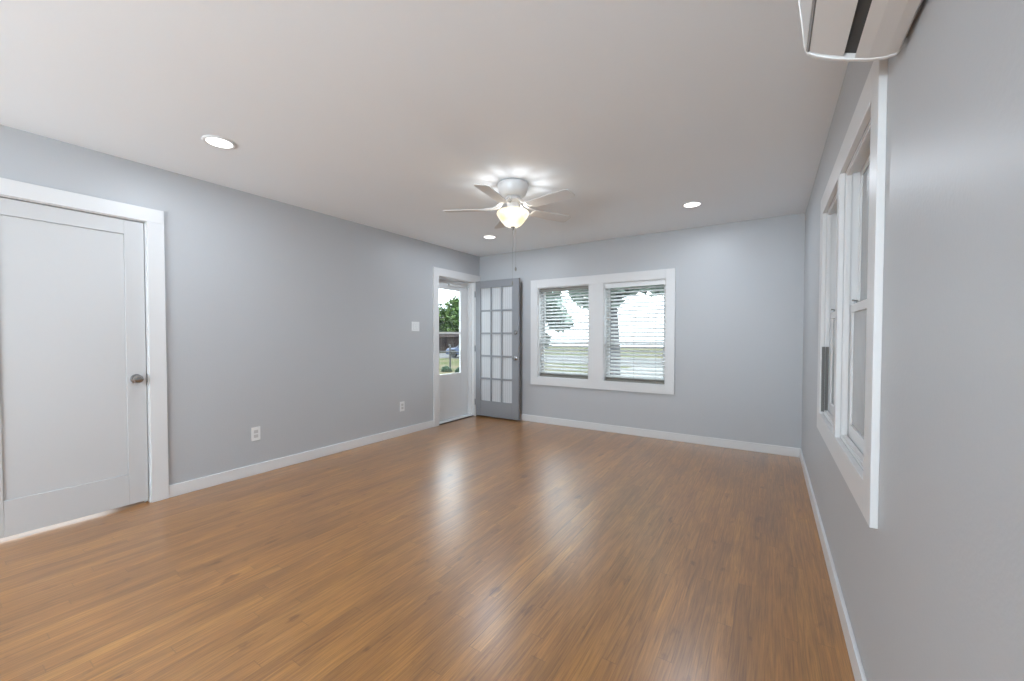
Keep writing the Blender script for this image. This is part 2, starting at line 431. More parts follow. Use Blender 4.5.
added_patio = thing('added_door_4', (-1.75, YR-0.06, 0.03), 'wide white sliding glass door added behind the viewpoint to let daylight in', 'added sliding door', kind='structure')
for a in (W5[0], (W5[0]+W5[1])/2-0.03):
    bm = bm_new(); frame(bm, 'Y', YR-0.09, YR-0.05, a, a+(W5[1]-W5[0])/2+0.03, W5[2], W5[3], 0.06); obj('sash', bm, M['trim'], added_patio, bevel=0.002)
bm = bm_new(); box(bm, W5[0]+0.06, W5[1]-0.06, YR-0.072, YR-0.068, W5[2]+0.06, W5[3]-0.06); obj('glass_pane', bm, M['glass'], added_patio)
bm = bm_new()
box(bm, HX-T, HX, HY0-T, HY1+T, 0, CH); box(bm, HX, XL-T, HY0-T, HY0, 0, CH); box(bm, HX, XL-T, HY1, HY1+T, 0, CH)
struct('wall_hall', bm, M['ceiling'], 'white hall walls behind the closed white panel door', 'wall')

# baseboards
BH, BT = 0.093, 0.014
def base(name, x0, x1, y0, y1, label):
    bm = bm_new(); box(bm, x0, x1, y0, y1, 0.0005, BH); struct(name, bm, M['trim'], label, 'baseboard', bevel=0.003)
base('baseboard_left', XL, XL+BT, 1.089, 3.893, 'white baseboard along the left wall between the two doors')
base('baseboard_back', XL, XR, YB-BT, YB, 'white baseboard along the far wall under the window pair')
base('baseboard_right', XR-BT, XR, YR, YB-BT, 'white baseboard along the right wall')
base('baseboard_rear', XL, W5[0], YR, YR+BT, 'white baseboard beside the added sliding door behind the viewpoint')

# ------------------------------------------------------------------ white panel door (left)
def casing(name, axis, face, out, a0, a1, z1, w, label, a1out=None, z0=0.0005):
    """three-sided door casing; proud of the wall by `out`"""
    bm = bm_new(); a1o = a1+w if a1out is None else a1out
    box(bm, face, face+out, a0-w, a0, z0, z1)
    box(bm, face, face+out, a1, min(a1+w, a1o), z0, z1)
    box(bm, face, face+out, a0-w, a1o, z1, z1+w)
    return bm
CO = 0.020
bm = casing('c', 'X', XL, CO, D1[0], D1[1], D1[3], 0.097, '')
struct('trim_1', bm, M['trim'], 'wide flat white casing around the closed white panel door', 'door casing', bevel=0.002)
bm = bm_new()   # jamb lining
box(bm, XL-T, XL+0.001, D1[0]-0.001, D1[0]+0.006, 0, D1[3]); box(bm, XL-T, XL+0.001, D1[1]-0.006, D1[1]+0.001, 0, D1[3]); box(bm, XL-T, XL+0.001, D1[0], D1[1], D1[3]-0.006, D1[3]+0.001)
box(bm, XL-0.065, XL-0.050, D1[0]+0.006, D1[0]+0.022, 0, D1[3]-0.006); box(bm, XL-0.065, XL-0.050, D1[1]-0.022, D1[1]-0.006, 0, D1[3]-0.006); box(bm, XL-0.065, XL-0.050, D1[0]+0.006, D1[1]-0.006, D1[3]-0.022, D1[3]-0.006)
struct('trim_2', bm, M['trim'], 'white jamb lining inside the white panel door opening', 'door jamb')

def shaker(bm, xf, xb, y0, y1, z0, z1, st, top, bot, rec=0.010):
    """door leaf facing +X with one large recessed flat panel"""
    box(bm, xb, xf, y0, y0+st, z0, z1); box(bm, xb, xf, y1-st, y1, z0, z1)
    box(bm, xb, xf, y0+st, y1-st, z1-top, z1); box(bm, xb, xf, y0+st, y1-st, z0, z0+bot)
    box(bm, xb+rec, xf-rec, y0+st, y1-st, z0+bot, z1-top)
d1f = XL-0.012
door1 = thing('door_1', (XL-0.03, D1[0]+0.01, 0), 'closed white door with one large recessed panel and a nickel knob', 'door', kind='structure')
bm = bm_new(); shaker(bm, d1f, d1f-0.035, D1[0]+0.010, D1[1]-0.010, 0.020, D1[3]-0.010, 0.105, 0.100, 0.215)
obj('door_leaf', bm, M['door'], door1, bevel=0.0025)
kp = (d1f, 0.925, 0.909)
bm = bm_new(); lathe(bm, [(0, 0), (0.031, 0.0), (0.033, 0.003), (0.030, 0.008), (0.016, 0.011), (0.014, 0.030), (0.020, 0.038), (0.0275, 0.046), (0.0285, 0.056), (0.025, 0.064), (0.015, 0.068), (0.0, 0.069)], 32, kp, 'X')
obj('door_knob', bm, M['nickel'], door1, smooth=True, label='round nickel knob')
bm = bm_new(); box(bm, XL-0.011, XL-0.004, D1[1]-0.0095, D1[1]-0.0065, 0.88, 0.94)
obj('strike_plate', bm, M['nickel'], door1, label='small nickel strike plate')

# ------------------------------------------------------------------ entry: casing, jamb, threshold, storm door, open french door
bm = bm_new()
box(bm, XL, XL+CO, 3.893, D2[0], 0.0005, D2[3]); box(bm, XL, XL+CO, D2[1]+0.004, D2[1]+0.10, 0.0005, D2[3]); box(bm, XL, XL+CO, 3.893, YB-0.0005, D2[3], 2.138)
struct('trim_3', bm, M['trim'], 'wide flat white casing around the far entry door opening', 'door casing', bevel=0.002)
XS = XL-T+0.002
bm = bm_new()
box(bm, XL-T, XL+0.001, D2[0]-0.001, D2[0]+0.008, 0, D2[3]); box(bm, XL-T, XL+0.001, D2[1]-0.008, D2[1]+0.001, 0, D2[3]); box(bm, XL-T, XL+0.001, D2[0], D2[1], D2[3]-0.008, D2[3]+0.001)
box(bm, XL-0.085, XL-0.050, D2[1]-0.020, D2[1]-0.008, 0, D2[3]); box(bm, XL-0.085, XL-0.050, D2[0]+0.008, D2[0]+0.020, 0, D2[3])
struct('trim_4', bm, M['trim'], 'white jamb and stop lining the far entry opening', 'door jamb')
bm = bm_new(); prism(bm, [(XL-T, 0.0), (XL-0.022, 0.0), (XL-0.026, 0.014), (XL-0.05, 0.020), (XL-T, 0.020)], 'Y', D2[0]+0.008, D2[1]-0.008)
struct('trim_5', bm, M['trim'], 'white threshold under the storm door', 'threshold')
bm = bm_new(); box(bm, XL-0.022, XL-0.004, D2[0]+0.009, D2[1]-0.009, 0.0005, 0.010)
struct('trim_8', bm, M['dark_metal'], 'thin dark metal strip along the entry threshold', 'threshold strip')

sf, sb = -3.893, -3.925
storm = thing('door_2', (sb, D2[0]+0.01, 0.02), 'white storm door with a tall two-part window onto the yard', 'storm door', kind='structure')
sy0, sy1, sz0, sz1 = D2[0]+0.010, D2[1]-0.010, 0.022, D2[3]-0.010
gy0, gy1, gz0, gz1 = 4.130, 4.607, 0.672, 1.888
bm = bm_new()
box(bm, sb, sf, sy0, gy0, sz0, sz1); box(bm, sb, sf, gy1, sy1, sz0, sz1); box(bm, sb, sf, gy0, gy1, gz1, sz1); box(bm, sb, sf, gy0, gy1, sz0, gz0)
obj('door_leaf', bm, M['storm'], storm, bevel=0.003)
bm = bm_new(); box(bm, sb+0.006, sf+0.003, gy0, gy1, 1.250, 1.277)
obj('meeting_rail', bm, M['plastic'], storm, bevel=0.002)
bm = bm_new(); box(bm, sb+0.012, sb+0.016, gy0, gy1, gz0, 1.250); box(bm, sb+0.012, sb+0.016, gy0, gy1, 1.277, gz1)
obj('glass_pane', bm, M['glass'], storm)
bm = bm_new(); tube(bm, [(sf+0.022, 4.33, 1.955), (sf+0.022, 4.64, 1.955)], 0.014, 14); tube(bm, [(sf+0.022, 4.64, 1.955), (sf+0.022, 4.75, 1.955)], 0.005, 8)
box(bm, sf-0.001, sf+0.024, 4.325, 4.345, 1.945, 1.965); box(bm, sf+0.012, sf+0.03, 4.745, D2[1]-0.009, 1.94, 1.97)
obj('door_closer', bm, M['plastic'], storm, smooth=True)

# french door, open against the far wall
fy0, fy1 = 4.780, 4.820
fx0, fx1, fz0, fz1 = -3.748, -2.978, 0.024, 2.040
french = thing('door_3', (fx0, 4.80, fz0), 'grey fifteen-pane glass door standing open against the far wall', 'glass door', kind='structure')
px0, px1, pz0, pz1 = -3.653, -3.090, 0.250, 1.932
bm = bm_new()
box(bm, fx0, px0, fy0, fy1, fz0, fz1); box(bm, px1, fx1, fy0, fy1, fz0, fz1); box(bm, px0, px1, fy0, fy1, pz1, fz1); box(bm, px0, px1, fy0, fy1, fz0, pz0)
obj('door_leaf', bm, M['greydoor'], french, bevel=0.003)
bm = bm_new(); mw = 0.026
for k in (1, 2):
    c = px0+(px1-px0)*k/3; box(bm, c-mw/2, c+mw/2, fy0+0.004, fy1-0.004, pz0, pz1)
for k in (1, 2, 3, 4):
    c = pz0+(pz1-pz0)*k/5; box(bm, px0, px1, fy0+0.0045, fy1-0.0045, c-mw/2, c+mw/2)
obj('muntin_grid', bm, M['greydoor'], french, bevel=0.002)
bm = bm_new(); box(bm, px0, px1, 4.7985, 4.8015, pz0, pz1)
obj('glass_pane', bm, M['reeded'], french, label='milky reeded glass in fifteen panes')
bm = bm_new(); c = (-3.028, fy0, 0.905)
lathe(bm, [(0, 0), (0.030, 0), (0.031, -0.004), (0.026, -0.008), (0.013, -0.011), (0.012, -0.030), (0.024, -0.040), (0.027, -0.052), (0.022, -0.062), (0, -0.065)], 28, c, 'Y')
lathe(bm, [(0, 0), (0.030, 0), (0.031, 0.004), (0.026, 0.008), (0.013, 0.011), (0.012, 0.030), (0.024, 0.040), (0.027, 0.052), (0.022, 0.062), (0, 0.065)], 28, (c[0], fy1, c[2]), 'Y')
obj('door_knob', bm, M['nickel'], french, smooth=True, label='round nickel knob')
bm = bm_new(); lathe(bm, [(0, 0), (0.029, 0), (0.030, -0.005), (0.024, -0.012), (0, -0.013)], 28, (-3.028, fy0, 1.270), 'Y')
box(bm, -3.046, -3.010, fy0-0.026, fy0-0.012, 1.265, 1.275)
obj('deadbolt', bm, M['nickel'], french, smooth=True, label='nickel deadbolt turn')
for z in (0.22, 1.03, 1.85):
    bm = bm_new(); tube(bm, [(fx0-0.006, fy0-0.004, z-0.045), (fx0-0.006, fy0-0.004, z+0.045)], 0.006, 10)
    obj('hinge', bm, M['greydoor'], french, smooth=True)

# ------------------------------------------------------------------ far windows
bm = bm_new()
cx0, cx1, cz0, cz1 = -2.847, -0.922, 0.538, 2.002
F = YB-CO
box(bm, cx0, W1[0], F, YB, cz0, cz1); box(bm, W2[1], cx1, F, YB, cz0, cz1)
box(bm, W1[0], W2[1], F, YB, 1.889, cz1); box(bm, W1[0], W2[1], F, YB, cz0, 0.642)
box(bm, W1[1], W2[0], F, YB, 0.642, 1.889)
struct('trim_6', bm, M['trim'], 'wide white casing framing both far windows with a broad centre board', 'window casing', bevel=0.002)

def back_window(name, W, label):
    a0, a1, z0, z1 = W
    root = thing(name, ((a0+a1)/2, YB+0.07, z0), label, 'window', kind='structure')
    bm = bm_new(); frame(bm, 'Y', YB+0.001, YB+T, a0, a1, z0, z1, 0.010)
    obj('window_frame', bm, M['trim'], root)
    zm = 1.105
    bm = bm_new(); frame(bm, 'Y', YB+0.105, YB+0.130, a0+0.010, a1-0.010, zm, z1-0.010, 0.038)
    obj('upper_sash', bm, M['trim'], root, bevel=0.002)
    bm = bm_new(); frame(bm, 'Y', YB+0.080, YB+0.104, a0+0.010, a1-0.010, z0+0.010, zm+0.045, 0.038, wb=0.055)
    obj('lower_sash', bm, M['trim'], root, bevel=0.002)
    bm = bm_new(); box(bm, a0+0.048, a1-0.048, YB+0.116, YB+0.119, zm+0.038, z1-0.048); box(bm, a0+0.048, a1-0.048, YB+0.090, YB+0.093, z0+0.065, zm+0.007)
    obj('glass_pane', bm, M['glass'], root)
back_window('window_1', W1, 'left of the two far windows, behind white blinds')
back_window('window_2', W2, 'right of the two far windows, behind white blinds')

def blind(W, label, valance):
    a0, a1, z0, z1 = W
    yb = YB+0.046                                # slat centre line
    root = thing('window_blind', ((a0+a1)/2, yb, z1), label, 'blind', group='horizontal blinds on the far windows')
    x0, x1 = a0+0.019, a1-0.019
    bm = bm_new(); box(bm, x0, x1, yb-0.024, yb+0.026, z1-0.052, z1-0.0105)
    obj('headrail', bm, M['rail'] if not valance else M['plastic'], root, bevel=0.002)
    if valance:
        bm = bm_new(); box(bm, a0+0.012, a1-0.012, yb-0.040, yb-0.028, z1-0.066, z1-0.0105); box(bm, a0+0.012, a1-0.012, yb-0.043, yb-0.040, z1-0.022, z1-0.014)
        obj('valance', bm, M['plastic'], root, bevel=0.002, label='flat white valance board')
    bm = bm_new()
    top = z1-0.080; bot = z0+0.078; n = 25; w = 0.0245
    for k in range(n):
        z = top - (top-bot)*k/(n-1)
        a = math.radians(27 + random.uniform(-1.5, 1.5))
        # slightly crowned slat, front edge lower
        c, s = math.cos(a), math.sin(a)
        sag = random.uniform(-0.0012, 0.0012)
        prof = []
        for q in (-1, -0.5, 0, 0.5, 1):
            prof.append((q*w, 0.0022*(1-q*q)))
        pts = [(y*c - h*s, h*c + y*s) for y, h in prof]
        pts2 = [(y*c - (h-0.0028)*s, (h-0.0028)*c + y*s) for y, h in prof][::-1]
        prism(bm, [(yb+p[0], z+p[1]+sag) for p in pts+pts2], 'X', x0, x1)
    obj('slats', bm, M['slat'], root, smooth=True)
    bm = bm_new(); box(bm, x0, x1, yb-0.026, yb+0.026, z0+0.0105, z0+0.034)
    for k in range(4): box(bm, x0+0.001, x1-0.001, yb-0.0255, yb+0.0255, z0+0.036+0.005*k, z0+0.039+0.005*k)
    obj('bottom_rail', bm, M['rail'], root, bevel=0.001, label='taupe bottom rail with stacked slats')
    bm = bm_new()
    for f in (0.14, 0.5, 0.86):
        x = x0+(x1-x0)*f
        for dy in (-0.0265, 0.0265): box(bm, x-0.0012, x+0.0012, yb+dy-0.0006, yb+dy+0.0006, z0+0.03, z1-0.05)
    obj('ladder_cords', bm, M['cord'], root)
    xw = x0+0.065
    bm = bm_new(); tube(bm, [(xw, yb-0.032, z1-0.045), (xw, yb-0.033, z1-0.62 if not valance else z1-1.05)], 0.0042, 8)
    obj('tilt_wand', bm, M['cord'], root, smooth=True)
blind(W1, 'white slatted blind in the left far window, without a valance', False)
blind(W2, 'white slatted blind in the right far window, under a white valance', True)

# ------------------------------------------------------------------ right wall windows
bm = bm_new()
G = XR-CO
zc0, zc1 = 0.632, 2.072
box(bm, G, XR, 1.592, 1.699, zc0, zc1); box(bm, G, XR, 3.078, 3.207, zc0, zc1)
box(bm, G, XR, 1.699, 3.078, W3[3], zc1); box(bm, G, XR, 1.699, 3.078, zc0, W3[2])
box(bm, G, XR, 2.373, 2.434, W3[2], W3[3])
struct('trim_7', bm, M['trim'], 'white casing framing the pair of windows on the right wall', 'window casing', bevel=0.002)
def side_window(name, W, label, dark=False):
    a0, a1, z0, z1 = W
    root = thing(name, (XR+0.07, (a0+a1)/2, z0), label, 'window', kind='structure')
    bm = bm_new(); frame(bm, 'X', XR+0.001, XR+T, a0, a1, z0, z1, 0.010)
    # inner stop
    frame(bm, 'X', XR+0.004, XR+0.022, a0+0.010, a1-0.010, z0+0.010, z1-0.010, 0.010)
    obj('window_frame', bm, M['trim'], root, bevel=0.001)
    zm = 1.335
    bm = bm_new(); frame(bm, 'X', XR+0.026, XR+0.048, a0+0.011, a1-0.011, z0+0.010, zm+0.020, 0.038, wb=0.065, wt=0.036)
    obj('lower_sash', bm, M['trim'], root, bevel=0.002)
    bm = bm_new(); frame(bm, 'X', XR+0.050, XR+0.074, a0+0.011, a1-0.011, zm-0.018, z1-0.010, 0.024, wb=0.036)
    obj('upper_sash', bm, M['trim'], root, bevel=0.002)
    bm = bm_new(); box(bm, XR+0.034, XR+0.038, a0+0.049, a1-0.049, z0+0.075, zm-0.016); box(bm, XR+0.056, XR+0.060, a0+0.035, a1-0.035, zm+0.018, z1-0.034)
    obj('glass_pane', bm, M['obscure'], root, label='grey obscured glass')
    bm = bm_new(); box(bm, XR+0.029, XR+0.046, a1-0.12, a1-0.07, zm+0.021, zm+0.030); tube(bm, [(XR+0.040, a1-0.095, zm+0.03), (XR+0.020, a1-0.095, zm+0.036)], 0.004, 8)
    obj('sash_lock', bm, M['nickel'], root)
    if dark:
        bm = bm_new(); box(bm, XR-0.012, XR+0.0038, a1-0.0110, a1-0.0102, z0+0.012, 1.15)
        box(bm, XR+0.0042, XR+0.020, a1-0.0225, a1-0.0202, z0+0.022, 1.15)
        obj('sash_track', bm, M['track'], root, label='dark strip of exposed sash track')
side_window('window_3', W3, 'far window of the right wall pair, with a dark track strip', True)
side_window('window_4', W4, 'near window of the right wall pair, with grey obscured glass')

# ------------------------------------------------------------------ mini-split air conditioner
AY0, AY1 = 0.62, 1.42
ac = thing('air_conditioner', (XR, (AY0+AY1)/2, 1.94), 'white wall-mounted air conditioner near the ceiling on the right wall', 'air conditioner')
endp = [(0.273, 2.235), (0.100, 2.240), (0.070, 2.232), (0.056, 2.205), (0.055, 2.170), (0.063, 2.100), (0.0715, 2.030), (0.077, 2.010), (0.096, 1.994), (0.136, 1.972), (0.174, 1.956), (0.209, 1.943), (0.243, 1.936), (0.266, 1.937), (0.273, 1.945)]
for ya, yb_ in ((AY0, AY0+0.012), (AY1-0.012, AY1)):
    bm = bm_new(); prism(bm, endp, 'Y', ya, yb_)
    obj('end_cap', bm, M['ac'], ac, bevel=0.002)
bm = bm_new()
prism(bm, [(0.272, 2.233), (0.105, 2.233), (0.105, 2.06), (0.193, 2.00), (0.1815, 1.956), (0.209, 1.945), (0.243, 1.938), (0.266, 1.939), (0.272, 1.947)], 'Y', AY0+0.012, AY1-0.012)
obj('body', bm, M['ac'], ac)
bm = bm_new()
prism(bm, [(0.105, 2.236), (0.073, 2.229), (0.060, 2.205), (0.058, 2.170), (0.066, 2.100), (0.0725, 2.032), (0.0755, 2.014), (0.081, 2.018), (0.080, 2.100), (0.105, 2.16)], 'Y', AY0+0.012, AY1-0.012)
obj('front_panel', bm, M['ac'], ac, smooth=True)
bm = bm_new(); prism(bm, [(0.0750, 2.0165), (0.0805, 2.009), (0.0845, 2.012), (0.079, 2.022)], 'Y', AY0+0.012, AY1-0.012)
obj('panel_seam', bm, M['ac_seam'], ac)
bm = bm_new(); prism(bm, [(0.0835, 2.008), (0.112, 1.991), (0.136, 1.979), (0.158, 1.9685), (0.1585, 1.974), (0.137, 1.985), (0.113, 1.998), (0.085, 2.014)], 'Y', AY0+0.014, AY1-0.016)
obj('louver_flap', bm, M['ac'], ac, smooth=True)
bm = bm_new(); prism(bm, [(0.090, 2.012), (0.140, 1.986), (0.1848, 1.968), (0.192, 2.000), (0.106, 2.058), (0.090, 2.050)], 'Y', AY0+0.0125, AY1-0.0125)
obj('air_outlet', bm, M['ac_inner'], ac, label='dark air outlet slot')
bm = bm_new(); box(bm, 0.272, XR-0.0005, AY0+0.03, AY1-0.03, 1.96, 2.22)
obj('mounting_plate', bm, M['ac_seam'], ac)

# ------------------------------------------------------------------ ceiling fan
FX, FY = -1.753, 2.725
fan = thing('ceiling_fan', (FX, FY, CH), 'white five-blade ceiling fan with a lit glass bowl', 'ceiling fan')
c0 = (FX, FY, 0)
bm = bm_new(); lathe(bm, [(0, CH-0.0005), (0.112, CH-0.0005), (0.124, 2.434), (0.127, 2.424), (0.120, 2.405), (0.113, 2.380), (0.104, 2.355), (0.085, 2.338), (0.066, 2.332), (0, 2.332)], 48, c0)
obj('motor_housing', bm, M['fan'], fan, smooth=True)
bm = bm_new(); lathe(bm, [(0, 2.332), (0.058, 2.332), (0.066, 2.322), (0.068, 2.305), (0.060, 2.294), (0.048, 2.288), (0.046, 2.262), (0.050, 2.255), (0.050, 2.240), (0.060, 2.236), (0.060, 2.229), (0.0, 2.229)], 40, c0)
obj('light_fitter', bm, M['fan'], fan, smooth=True)
bm = bm_new(); lathe(bm, [(0.095, 2.230), (0.115, 2.225), (0.128, 2.214), (0.1315, 2.200), (0.124, 2.184), (0.106, 2.158), (0.086, 2.130), (0.066, 2.108), (0.046, 2.098), (0.012, 2.094), (0.012, 2.097), (0.044, 2.101), (0.063, 2.111), (0.083, 2.132), (0.103, 2.160), (0.120, 2.186), (0.127, 2.200), (0.124, 2.211), (0.113, 2.221), (0.095, 2.230)], 48, c0)
obj('glass_bowl', bm, M['bowl'], fan, smooth=True, label='glowing cream glass bowl')
bm = bm_new(); lathe(bm, [(0, 2.100), (0.018, 2.098), (0.018, 2.091), (0.008, 2.086), (0.009, 2.076), (0.005, 2.068), (0, 2.066)], 20, c0)
obj('finial', bm, M['chain'], fan, smooth=True, label='small brass finial')
def blade_bm(ang):
    bm = bm_new()
    r0_, r1_ = 0.185, 0.565; w0, w1 = 0.047, 0.060; p = math.radians(-11)
    outl = [(r0_, -w0), (r0_+0.02, -w0-0.003)]
    for k in range(1, 8): outl.append((r0_+0.02+(r1_-0.05-r0_-0.02)*k/7, -w0-0.003-(w1-w0-0.003)*k/7))
    for k in range(1, 6):
        a = -PI/2+PI/2*k/6; outl.append((r1_-0.035+0.035*math.cos(a), -w1+0.035+0.035*math.sin(a)))
    outl += [(x, -y) for x, y in outl[::-1]]
    top, botm = [], []
    ca, sa = math.cos(ang), math.sin(ang)
    for x, y in outl:
        for lst, dz in ((top, 0.0028), (botm, -0.0028)):
            yy = y*math.cos(p) - dz*math.sin(p); zz = y*math.sin(p) + dz*math.cos(p)
            lst.append(bm.verts.new((FX+x*ca-yy*sa, FY+x*sa+yy*ca, 2.238+zz)))
    n = len(outl)
    for k in range(n): bm.faces.new((botm[k], botm[(k+1) % n], top[(k+1) % n], top[k]))
    bm.faces.new(top); bm.faces.new(botm[::-1])
    return bm
def iron_bm(ang):
    bm = bm_new(); ca, sa = math.cos(ang), math.sin(ang); p = math.radians(-11)
    def P(r, y, z): return (FX+r*ca-y*sa, FY+r*sa+y*ca, z)
    for s in (-1, 1):      # two curved scroll arms
        pts = [P(0.060, 0.010*s, 2.306), P(0.088, 0.018*s, 2.292), P(0.115, 0.032*s, 2.266), P(0.145, 0.036*s, 2.250+0.036*s*math.tan(p)), P(0.180, 0.030*s, 2.246+0.03*s*math.tan(p)), P(0.215, 0.020*s, 2.246+0.02*s*math.tan(p))]
        tube(bm, pts, [0.008, 0.008, 0.0075, 0.007, 0.0065, 0.006], 8)
    # mounting pad on the blade
    pad = []
    for k in range(16):
        a = 2*PI*k/16; pad.append((0.215+0.034*math.cos(a), 0.030*math.sin(a)))
    A = [bm.verts.new(P(r, y, 2.2415+y*math.tan(p))) for r, y in pad]; B = [bm.verts.new(P(r, y, 2.2475+y*math.tan(p))) for r, y in pad]
    for k in range(16): bm.faces.new((A[k], A[(k+1) % 16], B[(k+1) % 16], B[k]))
    bm.faces.new(A[::-1]); bm.faces.new(B)
    return bm
for k in range(5):
    a = math.radians(-8.6+72*k)
    obj('blade', blade_bm(a), M['blade'], fan, bevel=0.0012)
    obj('blade_iron', iron_bm(a), M['fan'], fan, smooth=True)
def chain(lat, z1, bob):
    f2 = (-0.543, 0.840); r2 = (0.840, 0.543)
    def P(d, l, z): return (FX+f2[0]*d+r2[0]*l, FY+f2[1]*d+r2[1]*l, z)
    bm = bm_new()
    tube(bm, [P(0.045, lat, 2.247), P(0.110, lat, 2.243), P(0.136, lat, 2.236), P(0.142, lat, 2.215), P(0.142, lat, z1)], 0.0009, 6)
    obj('pull_chain', bm, M['chain'], fan)
    bm = bm_new(); lathe(bm, [(0, 0), (0.004, -0.002), (bob, -0.014), (bob*1.05, -0.026), (bob*0.6, -0.036), (0, -0.038)], 14, P(0.142, lat, z1))
    obj('chain_pull', bm, M['chain'], fan, smooth=True)
chain(0.024, 1.800, 0.008)
chain(-0.003, 1.680, 0.005)
# the bulb of the fan light
ld = bpy.data.lights.new('fan_bulb', 'POINT'); ld.energy = FAN_UP_W; ld.color = (0.95, 0.975, 1.0); ld.shadow_soft_size = 0.035
lo = bpy.data.objects.new('fan_bulb', ld); C.objects.link(lo); lo.location = (FX, FY, 2.14)

# ------------------------------------------------------------------ recessed downlights
def downlight(x, y, label, vis=True):
    if vis:
        root = thing('recessed_light', (x, y, CH), label, 'ceiling light', group='recessed ceiling lights')
        bm = bm_new(); lathe(bm, [(0.088, CH-0.0005), (0.090, CH-0.003), (0.086, CH-0.007), (0.076, CH-0.008), (0.070, CH-0.006), (0.070, CH-0.0005)], 40, (x, y, 0))
        obj('trim_ring', bm, M['plastic'], root, smooth=True)
        bm = bm_new(); lathe(bm, [(0, CH-0.0085), (0.066, CH-0.0075), (0.070, CH-0.005)], 40, (x, y, 0))
        obj('lens', bm, M['led'], root, smooth=True, label='glowing white lens')
    d = bpy.data.lights.new('downlight_lamp', 'AREA'); d.shape = 'DISK'; d.size = 0.128; d.energy = DOWNLIGHT_W; d.color = (0.86, 0.965, 1.09)
    o = bpy.data.objects.new('downlight_lamp', d); C.objects.link(o); o.location = (x, y, CH-0.013)
downlight(-2.940, 1.136, 'round recessed light nearest the closed white panel door')
downlight(-0.620, 4.035, 'round recessed light on the right, above the far window pair')
downlight(-2.910, 3.995, 'round recessed light beyond the fan, near the corner by the open glass door')
for xx in (-2.94,):  # extra fill light, unseen behind the viewpoint
    downlight(xx, -1.8, 'round recessed light added out of view behind the viewpoint as fill', vis=True)

# upright area light added in the hall for the glow under the closed door
d = bpy.data.lights.new('hall_gap_light', 'AREA'); d.shape = 'RECTANGLE'; d.size = 1.0; d.size_y = 1.2; d.energy = 7
o = bpy.data.objects.new('hall_gap_light', d); C.objects.link(o); o.location = (HX+0.05, 0.5, 0.65); o.rotation_euler = (0, -PI/2, 0)

# ------------------------------------------------------------------ wall plates
def outlet(y, z, label):
    root = thing('wall_outlet', (XL, y, z), label, 'outlet', group='outlets on the left wall')
    bm = bm_new(); box(bm, XL, XL+0.006, y-0.036, y+0.036, z-0.059, z+0.059)
    obj('cover_plate', bm, M['plastic'], root, bevel=0.002)
    for s in (-1, 1):
        bm = bm_new(); box(bm, XL+0.006, XL+0.0085, y-0.017, y+0.017, z+s*0.020-0.014, z+s*0.020+0.014)
        q = obj('receptacle', bm, M['socket'], root, bevel=0.003)
        bm = bm_new()
        box(bm, XL+0.0080, XL+0.0088, y-0.0075, y-0.0050, z+s*0.020-0.004, z+s*0.020+0.006)
        box(bm, XL+0.0080, XL+0.0088, y+0.0050, y+0.0075, z+s*0.020-0.004, z+s*0.020+0.006)
        box(bm, XL+0.0080, XL+0.0088, y-0.002, y+0.002, z+s*0.020-0.011, z+s*0.020-0.007)
        obj('slots', bm, M['slot'], q)
outlet(1.700, 0.358, 'white outlet low on the left wall, nearer the white panel door')
outlet(3.355, 0.356, 'white outlet low on the left wall, nearer the far entry door')
y, z = 3.580, 1.338
sw = thing('light_switch', (XL, y, z), 'white double switch plate beside the far entry door', 'light switch')
bm = bm_new(); box(bm, XL, XL+0.006, y-0.064, y+0.064, z-0.060, z+0.060); obj('cover_plate', bm, M['plastic'], sw, bevel=0.002)
for dy in (-0.023, 0.023):
    bm = bm_new(); box(bm, XL+0.0055, XL+0.0066, y+dy-0.0185, y+dy+0.0185, z-0.035, z+0.035); obj('rocker_gap', bm, M['socket'], sw)  # grey outline puts the dark gap round each rocker into colour
    bm = bm_new(); prism(bm, [(XL+0.006, z-0.033), (XL+0.012, z-0.033), (XL+0.008, z), (XL+0.0075, z+0.033), (XL+0.006, z+0.033)], 'Y', y+dy-0.0165, y+dy+0.0165)
    obj('rocker', bm, M['plastic'], sw, bevel=0.0008)

# ------------------------------------------------------------------ outdoors
GZ = -0.45
bm = bm_new(); box(bm, -90, 40, YB+0.6, 60, GZ-0.3, GZ); box(bm, -90, -8, -30, YB+0.6, GZ-0.3, GZ); box(bm, -8, XL-1.6, 2.2, YB+0.6, GZ-0.3, GZ); box(bm, XR+0.6, 40, -30, YB+0.6, GZ-0.3, GZ)
tag(obj('lawn', bm, M['grass']), 'yellow-green lawn outside the entry door and windows', 'lawn', kind='structure')
bm = bm_new(); box(bm, XL-1.6, XL-T, 2.6, YB+0.6, GZ-0.1, -0.03)
struct('porch', bm, M['concrete'], 'pale concrete step outside the storm door', 'porch')
bm = bm_new(); box(bm, -90, 40, 23.0, 30.0, GZ, GZ+0.02)
struct('road', bm, M['road'], 'grey street crossing beyond the front yard', 'road')
bm = bm_new(); box(bm, -6.2, 1.5, YB+0.7, 22.9, GZ, GZ+0.03)
struct('driveway', bm, M['concrete'], 'pale concrete driveway outside the far windows', 'driveway')

